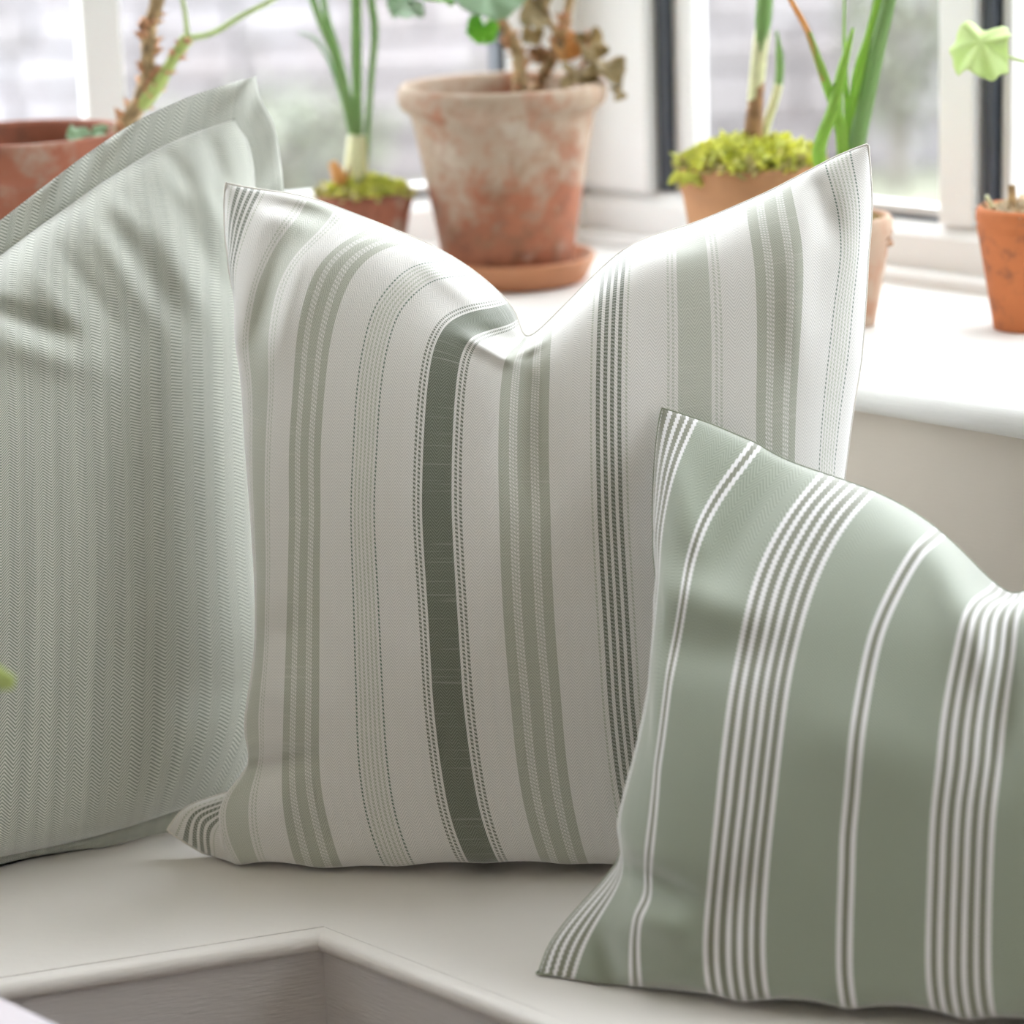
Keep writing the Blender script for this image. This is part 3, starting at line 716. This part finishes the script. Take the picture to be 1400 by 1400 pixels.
# limed pot with geranium, on a saucer
c3 = (.012, 2.381, ZP)
sau = empty('plant_saucer', c3, label='shallow terracotta saucer under the white-crusted flowerpot', cat='saucer')
lathe('dish', [(0, 0), (.050, 0), (.056, .003), (.0635, .017), (.0645, .021), (.0635, .0225), (.0605, .0225), (.059, .020), (.053, .0065), (.048, .0055), (0, .0055)], c3, M['clay_saucer'], sau)
p3 = empty('potted_geranium', (c3[0], c3[1], ZP + .006), label='old white-crusted terracotta pot with woody geranium stems, standing on a saucer', cat='potted plant', group='terracotta pots along the sill')
b3 = (c3[0] - .008, c3[1], ZP + .006)
lathe('pot', [(0, 0), (.049, 0), (.052, .004), (.0600, .055), (.0675, .096), (.0735, .128), (.0750, .134), (.0785, .1365), (.0825, .1400), (.0846, .1450), (.0850, .1500), (.0840, .1550), (.0815, .158), (.0775, .1575), (.0750, .153), (.0715, .134), (.067, .12)], b3, M['clay_lime'], p3, 72, .006)
soil_disc(p3, b3, .071, .138, None, .006)
Y3 = c3[1]
sA = [pt(710, 132, Y3 - .01), pt(711, 100, Y3 - .01), pt(709, 75, Y3), pt(696, 48, Y3), pt(684, 20, Y3), pt(680, -30, Y3), pt(690, -110, Y3)]
tube('stem', sA, [.0062, .006, .0055, .005, .0045, .004, .003], M['stem_wood'], p3, 10, 6, jitter=.12); knobs(p3, sA[:5], .006, 40, .006)
sB = [pt(731, 130, Y3 + .005), pt(742, 104, Y3 + .005), pt(757, 75, Y3), pt(768, 45, Y3), pt(778, 5, Y3), pt(786, -60, Y3)]
tube('stem', sB, [.0058, .0052, .0048, .0045, .0042, .003], M['stem_wood'], p3, 10, 6, jitter=.12); knobs(p3, sB, .005, 46, .006)
sC = [pt(764, 52, Y3), pt(752, 30, Y3 - .01), pt(745, 5, Y3 - .02), pt(735, -20, Y3 - .02)]
tube('stem', sC, [.003, .0025, .002, .002], M['stem_wood'], p3, 8)
sD = [pt(770, 122, Y3 + .01), pt(790, 100, Y3 + .005), pt(802, 75, Y3), pt(803, 40, Y3)]
tube('stem', sD, [.0028, .0025, .002, .0015], M['stem_knob'], p3, 8, jitter=.2)
roundleaf('leaf', pt(668, -14, Y3 - .045), .030, (.15, -.75, .65), (0, .2, 1), M['leaf_grey'], p3, 7, -.12, .12, .07, .75, 1)
roundleaf('leaf', pt(660, 40, Y3 - .050), .0125, (-.1, -.95, .25), (.3, 0, 1), M['leaf_bright'], p3, 6, .22, .2, .1, .9, 2)
roundleaf('leaf', pt(556, 8, Y3 - .03), .0175, (-.2, -.7, .75), (1, .2, .4), M['leaf_grey'], p3, 7, .2, .22, .08, .8, 3)
roundleaf('leaf', pt(600, -8, Y3 - .03), .016, (.1, -.5, .85), (1, .1, .4), M['leaf_bright'], p3, 7, .2, .2, .08, .8, 4)
roundleaf('leaf', pt(728, 10, Y3 - .02), .0135, (.5, -.8, .2), (.2, 0, 1), M['leaf_dry'], p3, 5, .35, .3, .12, 1.2, 5)
roundleaf('leaf', pt(727, 48, Y3), .0085, (.3, -.9, .3), (.2, 0, 1), M['leaf_dry'], p3, 5, .3, .3, .12, 1, 6)
roundleaf('leaf', pt(772, 62, Y3), .0115, (.3, -.9, .2), (-.2, 0, 1), M['leaf_orange'], p3, 5, .4, .3, .12, 1.1, 7)
roundleaf('leaf', pt(734, 74, Y3), .0070, (.3, -.9, .2), (-.2, 0, 1), M['bulb_brown'], p3, 5, .4, .3, .12, 1.1, 8)
roundleaf('leaf', pt(806, 62, Y3), .0125, (.3, -.8, .4), (-.2, 0, 1), M['leaf_dry'], p3, 5, .4, .35, .12, 1.1, 9)
roundleaf('leaf', pt(822, 98, Y3 - .01), .0165, (.2, -.5, .8), (-1, 0, .2), M['leaf_dry'], p3, 5, .35, .3, .12, 1.1, 10)
roundleaf('leaf', pt(790, 108, Y3 - .02), .015, (.1, -.5, .8), (-1, 0, .2), M['leaf_dry'], p3, 5, .25, .3, .12, 1.1, 11)
roundleaf('leaf', pt(843, 126, Y3 - .02), .0065, (.5, -.6, .2), (-.2, 0, 1), M['leaf_dry'], p3, 5, .4, .35, .12, 1.1, 12)
tube('petiole', [pt(684, 20, Y3), pt(676, 22, Y3 - .02), pt(663, 30, Y3 - .034)], [.0012, .001], M['petiole'], p3, 6)
tube('petiole', [pt(681, -20, Y3), pt(640, 0, Y3 - .02), pt(585, 0, Y3 - .03)], [.0014, .001], M['petiole'], p3, 6)

# red pot with knobbly geranium stem
c1 = (-.368, 2.272, ZP)
p1 = empty('potted_geranium', c1, label='wide red terracotta pot with a knobbly bare geranium stem behind the herringbone cushion', cat='potted plant', group='terracotta pots along the sill')
lathe('pot', [(0, 0), (.052, 0), (.055, .004), (.071, .110), (.0725, .118), (.079, .120), (.0815, .126), (.0835, .146), (.082, .150), (.0775, .150), (.0755, .146), (.071, .12), (.066, .10)], c1, M['clay_red'], p1, 72, .006)
soil_disc(p1, c1, .0685, .112)
Y1 = 2.262
s1 = [pt(142, 240, Y1), pt(166, 178, Y1), pt(186, 148, Y1), pt(200, 110, Y1), pt(202, 75, Y1), pt(204, 40, Y1), pt(214, 5, Y1), pt(225, -60, Y1)]
tube('stem', s1, [.0072, .007, .0064, .0056, .0054, .0056, .006, .005], M['stem_wood'], p1, 12, 6, jitter=.1); knobs(p1, s1, .0062, 60, .008)
s2 = [pt(192, 145, Y1), pt(212, 122, Y1 - .005), pt(226, 100, Y1 - .005), pt(240, 75, Y1 - .005), pt(256, 52, Y1 - .005)]
tube('stem', s2, [.006, .0056, .0048, .0042, .0052], M['stem_green'], p1, 10, 6, jitter=.1); knobs(p1, s2, .0048, 22, .006)
tube('petiole', [pt(258, 52, Y1), pt(290, 45, Y1), pt(330, 22, Y1), pt(375, -2, Y1), pt(440, -50, Y1)], [.0026, .0022, .0020, .002], M['petiole'], p1, 8)
tube('petiole', [pt(256, 50, Y1), pt(254, 25, Y1), pt(249, -5, Y1), pt(245, -60, Y1)], [.0022, .0018, .0016], M['petiole'], p1, 8)
roundleaf('leaf', pt(108, 187, Y1 - .02), .0095, (.4, -.5, .7), (1, 0, -.3), M['leaf_grey'], p1, 5, .2, .2, .1, 1, 20)
roundleaf('leaf', pt(138, 181, Y1 - .02), .0075, (-.2, -.5, .8), (1, 0, -.3), M['leaf_grey'], p1, 5, .2, .2, .1, 1, 21)
roundleaf('leaf', pt(455, -60, Y1), .03, (.1, -.5, .9), (-1, 0, -.3), M['leaf_grey'], p1, 7, .2, .15, .08, 1, 22)
roundleaf('leaf', pt(245, -70, Y1), .03, (.1, -.5, .9), (-.2, 0, -1), M['leaf_grey'], p1, 7, .2, .15, .08, 1, 23)

# small pot of narcissus
Y2 = 2.372; q2 = pt(499, 272, Y2); c2 = (q2[0], Y2, ZP)
p2 = empty('potted_narcissus', c2, label='small terracotta pot of slim narcissus leaves between the two geraniums', cat='potted plant', group='terracotta pots along the sill')
lathe('pot', pot_profile(.080, .0385, .025, .016, .003), c2, M['clay_red'], p2, 48, .006)
soil_disc(p2, c2, .0335, .072)
tufts(p2, c2, .034, .076, 600, .010, M['moss'], 'moss', .010)
tufts(p2, c2, .036, .076, 260, .011, M['moss_dry'], 'dry_moss', .004, ring=.4)
tube('bulb_neck', [pt(486, 285, Y2), pt(486, 250, Y2), pt(487, 215, Y2), pt(488, 185, Y2)], [.0120, .0108, .0090, .0075], M['bulb_sheath'], p2, 14)
blade('bulb_skin', [pt(471, 285, Y2 - .006), pt(472, 255, Y2 - .008), pt(479, 228, Y2 - .008)], [.010, .009, .003], M['bulb_brown'], p2, .1)
blade('dry_leaf', [pt(474, 268, Y2 - .01), pt(463, 245, Y2 - .014), pt(452, 222, Y2 - .01)], [.005, .013, .008], M['leaf_orange'], p2, .2, .6)
blade('leaf', [pt(487, 200, Y2), pt(476, 150, Y2), pt(460, 85, Y2 - .005), pt(436, 25, Y2 - .01), pt(420, -25, Y2 - .01), pt(400, -120, Y2 - .01)], [.0085, .0085, .0065, .006, .006, .004], M['blade'], p2, .2, .4)
blade('leaf', [pt(487, 200, Y2), pt(478, 150, Y2 + .006), pt(462, 75, Y2 + .006), pt(444, 10, Y2 + .006), pt(430, -90, Y2)], [.008, .008, .006, .005, .004], M['blade'], p2, .2, -.4)
blade('leaf', [pt(489, 205, Y2), pt(488, 140, Y2), pt(487, 60, Y2), pt(486, -20, Y2), pt(484, -120, Y2)], [.0085, .008, .0085, .0085, .006], M['blade'], p2, .22, .2)
blade('leaf', [pt(497, 260, Y2 + .004), pt(502, 190, Y2 + .004), pt(507, 110, Y2), pt(512, 42, Y2), pt(506, -10, Y2), pt(498, -120, Y2)], [.004, .0045, .005, .006, .006, .004], M['blade'], p2, .2, .3)
blade('leaf', [pt(478, 170, Y2 + .01), pt(455, 95, Y2 + .012), pt(432, 55, Y2 + .015), pt(408, 44, Y2 + .015)], [.003, .0035, .003, .001], M['leaf_grey'], p2, .2)

# moss pot with a thick bulb shoot
c4 = (.194, 2.250, ZP)
p4 = empty('potted_bulb', c4, label='tan terracotta pot topped with bright moss and one thick bulb shoot', cat='potted plant', group='terracotta pots along the sill')
lathe('pot', pot_profile(.110, .0565, .040, .022, .0035), c4, M['clay_tan'], p4, 64, .006)
soil_disc(p4, c4, .050, .103)
tufts(p4, c4, .053, .107, 1300, .012, M['moss'], 'moss', .016)
tufts(p4, c4, .055, .106, 420, .013, M['moss_dry'], 'dry_moss', .008, ring=.3)
tufts(p4, (c4[0] - .047, c4[1] - .025, c4[2]), .012, .104, 120, .011, M['moss'], 'trailing_moss', .002, up=-.3)
Y4 = 2.245
tube('sheath', [pt(1027, 215, Y4), pt(1030, 175, Y4), pt(1033, 140, Y4), pt(1036, 105, Y4)], [.0075, .0068, .0062, .0058], M['bulb_brown'], p4, 14, jitter=.05)
tube('shoot', [pt(1031, 150, Y4), pt(1035, 105, Y4), pt(1040, 60, Y4), pt(1043, 40, Y4)], [.0056, .0062, .0062, .0060], M['bulb_sheath'], p4, 14)
blade('leaf', [pt(1040, 70, Y4 - .006), pt(1044, 30, Y4 - .007), pt(1047, -10, Y4 - .006), pt(1052, -100, Y4)], [.006, .0125, .0125, .009], M['blade'], p4, .3)
tube('shoot', [pt(1042, 200, Y4 + .01), pt(1048, 170, Y4 + .01), pt(1058, 140, Y4 + .01), pt(1065, 115, Y4 + .01)], [.004, .0036, .0035, .0035], M['bulb_sheath'], p4, 10)
blade('leaf', [pt(1061, 128, Y4 + .008), pt(1066, 105, Y4 + .008), pt(1066, 75, Y4 + .008), pt(1062, 42, Y4 + .008)], [.006, .0065, .006, .0015], M['blade'], p4, .3)

# pot of fresh leaves behind the cushion corner
Y5 = 2.150; q5 = pt(1153, 300, Y5); c5 = (q5[0], Y5, ZP)
p5 = empty('potted_narcissus', c5, label='small pale terracotta pot of fresh bright leaves beside the cream cushion corner', cat='potted plant', group='terracotta pots along the sill')
lathe('pot', pot_profile(.082, .0365, .024, .018, .003), c5, M['clay_pale'], p5, 48, .008)
soil_disc(p5, c5, .0315, .074, M['grit'])
tufts(p5, c5, .031, .075, 160, .006, M['moss_dry'], 'dry_moss', .004)
roundleaf('withered_leaf', pt(1212, 327, Y5 - .012), .0055, (.8, -.5, .2), (-1, 0, .3), M['bulb_brown'], p5, 4, .5, .4, .15, 1, 31)
L5 = [([(1160, 285, 0), (1150, 180, 0), (1128, 110, -.01), (1105, 45, -.015), (1078, -5, -.015), (1050, -60, -.01)], [.008, .0085, .007, .0045, .0035, .002], 'mix', .3),
      ([(1150, 290, 0), (1120, 215, -.008), (1138, 150, -.012), (1152, 90, -.01), (1166, 38, -.01)], [.008, .010, .009, .007, .002], 'blade_fresh', .5),
      ([(1158, 290, .005), (1160, 190, .005), (1156, 110, .005), (1154, 40, .005), (1155, -60, .005)], [.006, .0055, .004, .002, .0012], 'blade_fresh', .1),
      ([(1162, 290, .004), (1166, 190, .004), (1172, 110, .002), (1190, 50, 0), (1203, 0, 0), (1215, -80, 0)], [.007, .0075, .0085, .0085, .0095, .007], 'blade_fresh', .2),
      ([(1166, 290, 0), (1172, 200, 0), (1190, 110, 0), (1203, 50, -.004), (1216, -5, -.004), (1230, -100, -.004)], [.010, .0125, .0125, .0115, .010, .007], 'blade', .2),
      ([(1157, 290, .006), (1150, 200, .008), (1146, 140, .008), (1153, 88, .008)], [.006, .007, .006, .002], 'blade_fresh', .3)]
for pts_, wd, mt, tw in L5:
    P_ = [pt(x, y, Y5 + d) for x, y, d in pts_]
    if mt == 'mix':
        blade('leaf', P_[:4], wd[:4], M['blade_fresh'], p5, .2, tw)
        blade('withered_tip', P_[2:], [.005, .0045, .0035, .002], M['leaf_orange'], p5, .25, tw)
    else: blade('leaf', P_, wd, M[mt], p5, .25, tw)

# orange pot at the right with a straying young leaf
Y6 = 2.112; q6 = pt(1405, 288, Y6); c6 = (q6[0], Y6, ZP)
p6 = empty('potted_geranium', c6, label='small bright orange terracotta pot with straw topping and one stray pale leaf', cat='potted plant', group='terracotta pots along the sill')
lathe('pot', pot_profile(.090, .0375, .0245, .015, .0015), c6, M['clay_orange'], p6, 48, .006)
soil_disc(p6, c6, .033, .082, M['grit'])
tufts(p6, c6, .032, .083, 200, .009, M['grit'], 'straw_topping', .007, up=.6)
tube('cut_stalk', [pt(1383, 285, Y6 - .004), pt(1384, 268, Y6 - .004), pt(1383, 253, Y6 - .004)], [.003, .0028, .0028], M['stem_wood'], p6, 10)
tube('cut_stalk', [pt(1356, 284, Y6 - .004), pt(1352, 275, Y6 - .006), pt(1349, 268, Y6 - .008)], [.0018, .0018, .0016], M['bulb_sheath'], p6, 8)
s6 = [pt(1410, 285, Y6), pt(1440, 220, Y6), pt(1470, 160, Y6), pt(1475, 110, Y6)]
tube('stem', s6, [.004, .0036, .003], M['stem_wood'], p6, 10)
tube('petiole', [pt(1474, 120, Y6), pt(1440, 92, Y6), pt(1400, 84, Y6), pt(1364, 73, Y6)], [.0016, .0014, .0012], M['petiole'], p6, 8)
roundleaf('leaf', pt(1341, 58, Y6 - .004), .0225, (-.25, -.72, .62), (1, .1, -.45), M['leaf_pale'], p6, 6, -.5, .34, .12, .95, 43, sin=.25)

# ------------------------------------------------------------------ foreground: corner of a low table with a plant, mostly out of frame
zt = SEAT + .06
e0, e1 = onz(0, 1357, zt)[:2], onz(95, 1402, zt)[:2]
dv = (e1 - e0) / np.linalg.norm(e1 - e0); nv_ = np.array([dv[1], -dv[0]])
if nv_[1] > 0: nv_ = -nv_
ta = e0 - dv * .07; tb = e0 + dv * .38
tbl = empty('side_table', (*((ta + tb) / 2 + nv_ * .16), 0), label='low white painted table whose blurred corner stands before the window seat', cat='table')
prism('table_top', [tuple(ta), tuple(tb), tuple(tb + nv_ * .32), tuple(ta + nv_ * .32)], zt - .022, zt, M['table_paint'], tbl, .006)
for a_, b_ in ((.04, .04), (.41, .04), (.04, .28), (.41, .28)):
    q = ta + dv * a_ + nv_ * b_
    prism('leg', [tuple(q + dv * x + nv_ * y) for x, y in ((-.015, -.015), (.015, -.015), (.015, .015), (-.015, .015))], 0, zt - .022, M['table_paint'], tbl, .002)
cf = ta + dv * .07 + nv_ * .09; c7 = (cf[0], cf[1], zt)
p7 = empty('potted_plant', c7, label='leafy plant on the low table, one blurred leaf tip before the herringbone cushion', cat='potted plant')
lathe('pot', pot_profile(.09, .05, .035, .018, .003), c7, M['clay_tan'], p7, 48)
soil_disc(p7, c7, .043, .08)
Y7 = c7[1]
for k, (dx, dz, ln) in enumerate(((.0, .20, .05), (-.05, .17, .05), (.02, .15, .04), (-.02, .23, .045))):
    tip = np.array([c7[0] + dx, c7[1], c7[2] + .08 + dz]); tube('stem', [(c7[0], c7[1], c7[2] + .082), (c7[0] + dx * .4, c7[1], c7[2] + .08 + dz * .6), tip], [.0025, .0015], M['petiole'], p7, 8)
    blade('leaf', [tip, tip + np.array([dx * .5 + .01, 0, ln * .6]), tip + np.array([dx + .02, 0, ln])], [.004, .022, .003], M['leaf_bright'], p7, .15)
tp = pt(20, 935, Y7)
tube('stem', [(c7[0], c7[1], c7[2] + .082), np.array([c7[0], Y7, c7[2] + .08]) * .5 + tp * .5 + np.array([0, 0, .02]), tp - np.array([.045, 0, -.004])], [.0025, .0015], M['petiole'], p7, 8)
blade('leaf', [tp - np.array([.046, 0, -.004]), tp - np.array([.024, 0, -.006]), tp], [.004, .026, .006], M['stem_green'], p7, .15)

# ------------------------------------------------------------------ outside: lawn, stone garden wall, shrubs
GZ = SEAT - .32
for k, side in enumerate('LR'):
    p_, _, _ = bx(side, -7, 7, -.36, -12, 0, 1)
    prism('lawn', p_, GZ - .1, GZ - .002 * k, M['grass'], kind='structure')
YW = 7.2
gw = empty('garden_wall', (0, YW, GZ), label='pale rubble stone garden wall beyond the lawn outside the windows', cat='wall')
prism('mortar_core', [(-4, YW + .02), (4, YW + .02), (4, YW + .3), (-4, YW + .3)], GZ, GZ + 1.5, M['mortar'], gw)
prism('return_wall', [(4, -1), (4.3, -1), (4.3, YW + .3), (4, YW + .3)], GZ, GZ + 1.5, M['stone'], gw)
z = GZ + .005
while z < GZ + 1.25:
    h = random.uniform(.10, .17); x = -2.2 + random.uniform(0, .2)
    while x < 2.4:
        wd = random.uniform(.16, .42)
        o = prism('stone', [(x, YW + random.uniform(-.015, .01)), (x + wd - .018, YW + random.uniform(-.015, .01)), (x + wd - .018, YW + .06), (x, YW + .06)], z, z + h - .016, M['stone'], gw, .008)
        x += wd
    z += h
def shrub(x, y, h, r, n, label):
    root = empty('shrub', (x, y, GZ), label=label, cat='shrub', group='shrubs by the garden wall')
    for k in range(4):
        a = k * 1.6; tube('branch', [(x, y, GZ), (x + r * .3 * math.cos(a), y + r * .2 * math.sin(a), GZ + h * .5), (x + r * .6 * math.cos(a), y + r * .3 * math.sin(a), GZ + h * .85)], [.012, .005], M['bark'], root, 7)
    v = []; f = []
    for _ in range(n):
        d = np.array([random.gauss(0, 1), random.gauss(0, 1), random.gauss(0, 1)]); d /= np.linalg.norm(d); q = random.uniform(.5, 1)
        p = np.array([x + d[0] * r * q, y + d[1] * r * .6 * q, GZ + h * .55 + d[2] * h * .45 * q]); s = np.array([random.gauss(0, 1) for _ in range(3)]); s /= np.linalg.norm(s)
        t = np.cross(s, d); t /= np.linalg.norm(t); l = .035; i0 = len(v); v += [p, p + s * l * .5 + t * l * .35, p + s * l, p + s * l * .5 - t * l * .35]; f.append((i0, i0 + 1, i0 + 2, i0 + 3))
    obj('foliage', v, f, M['shrub'], root, kind='stuff')
shrub(.93, 6.8, .75, .16, 900, 'grey green shrub before the wall, seen through the right window')
shrub(-.55, 6.9, .30, .35, 900, 'low spreading shrub before the wall, seen through the left window')
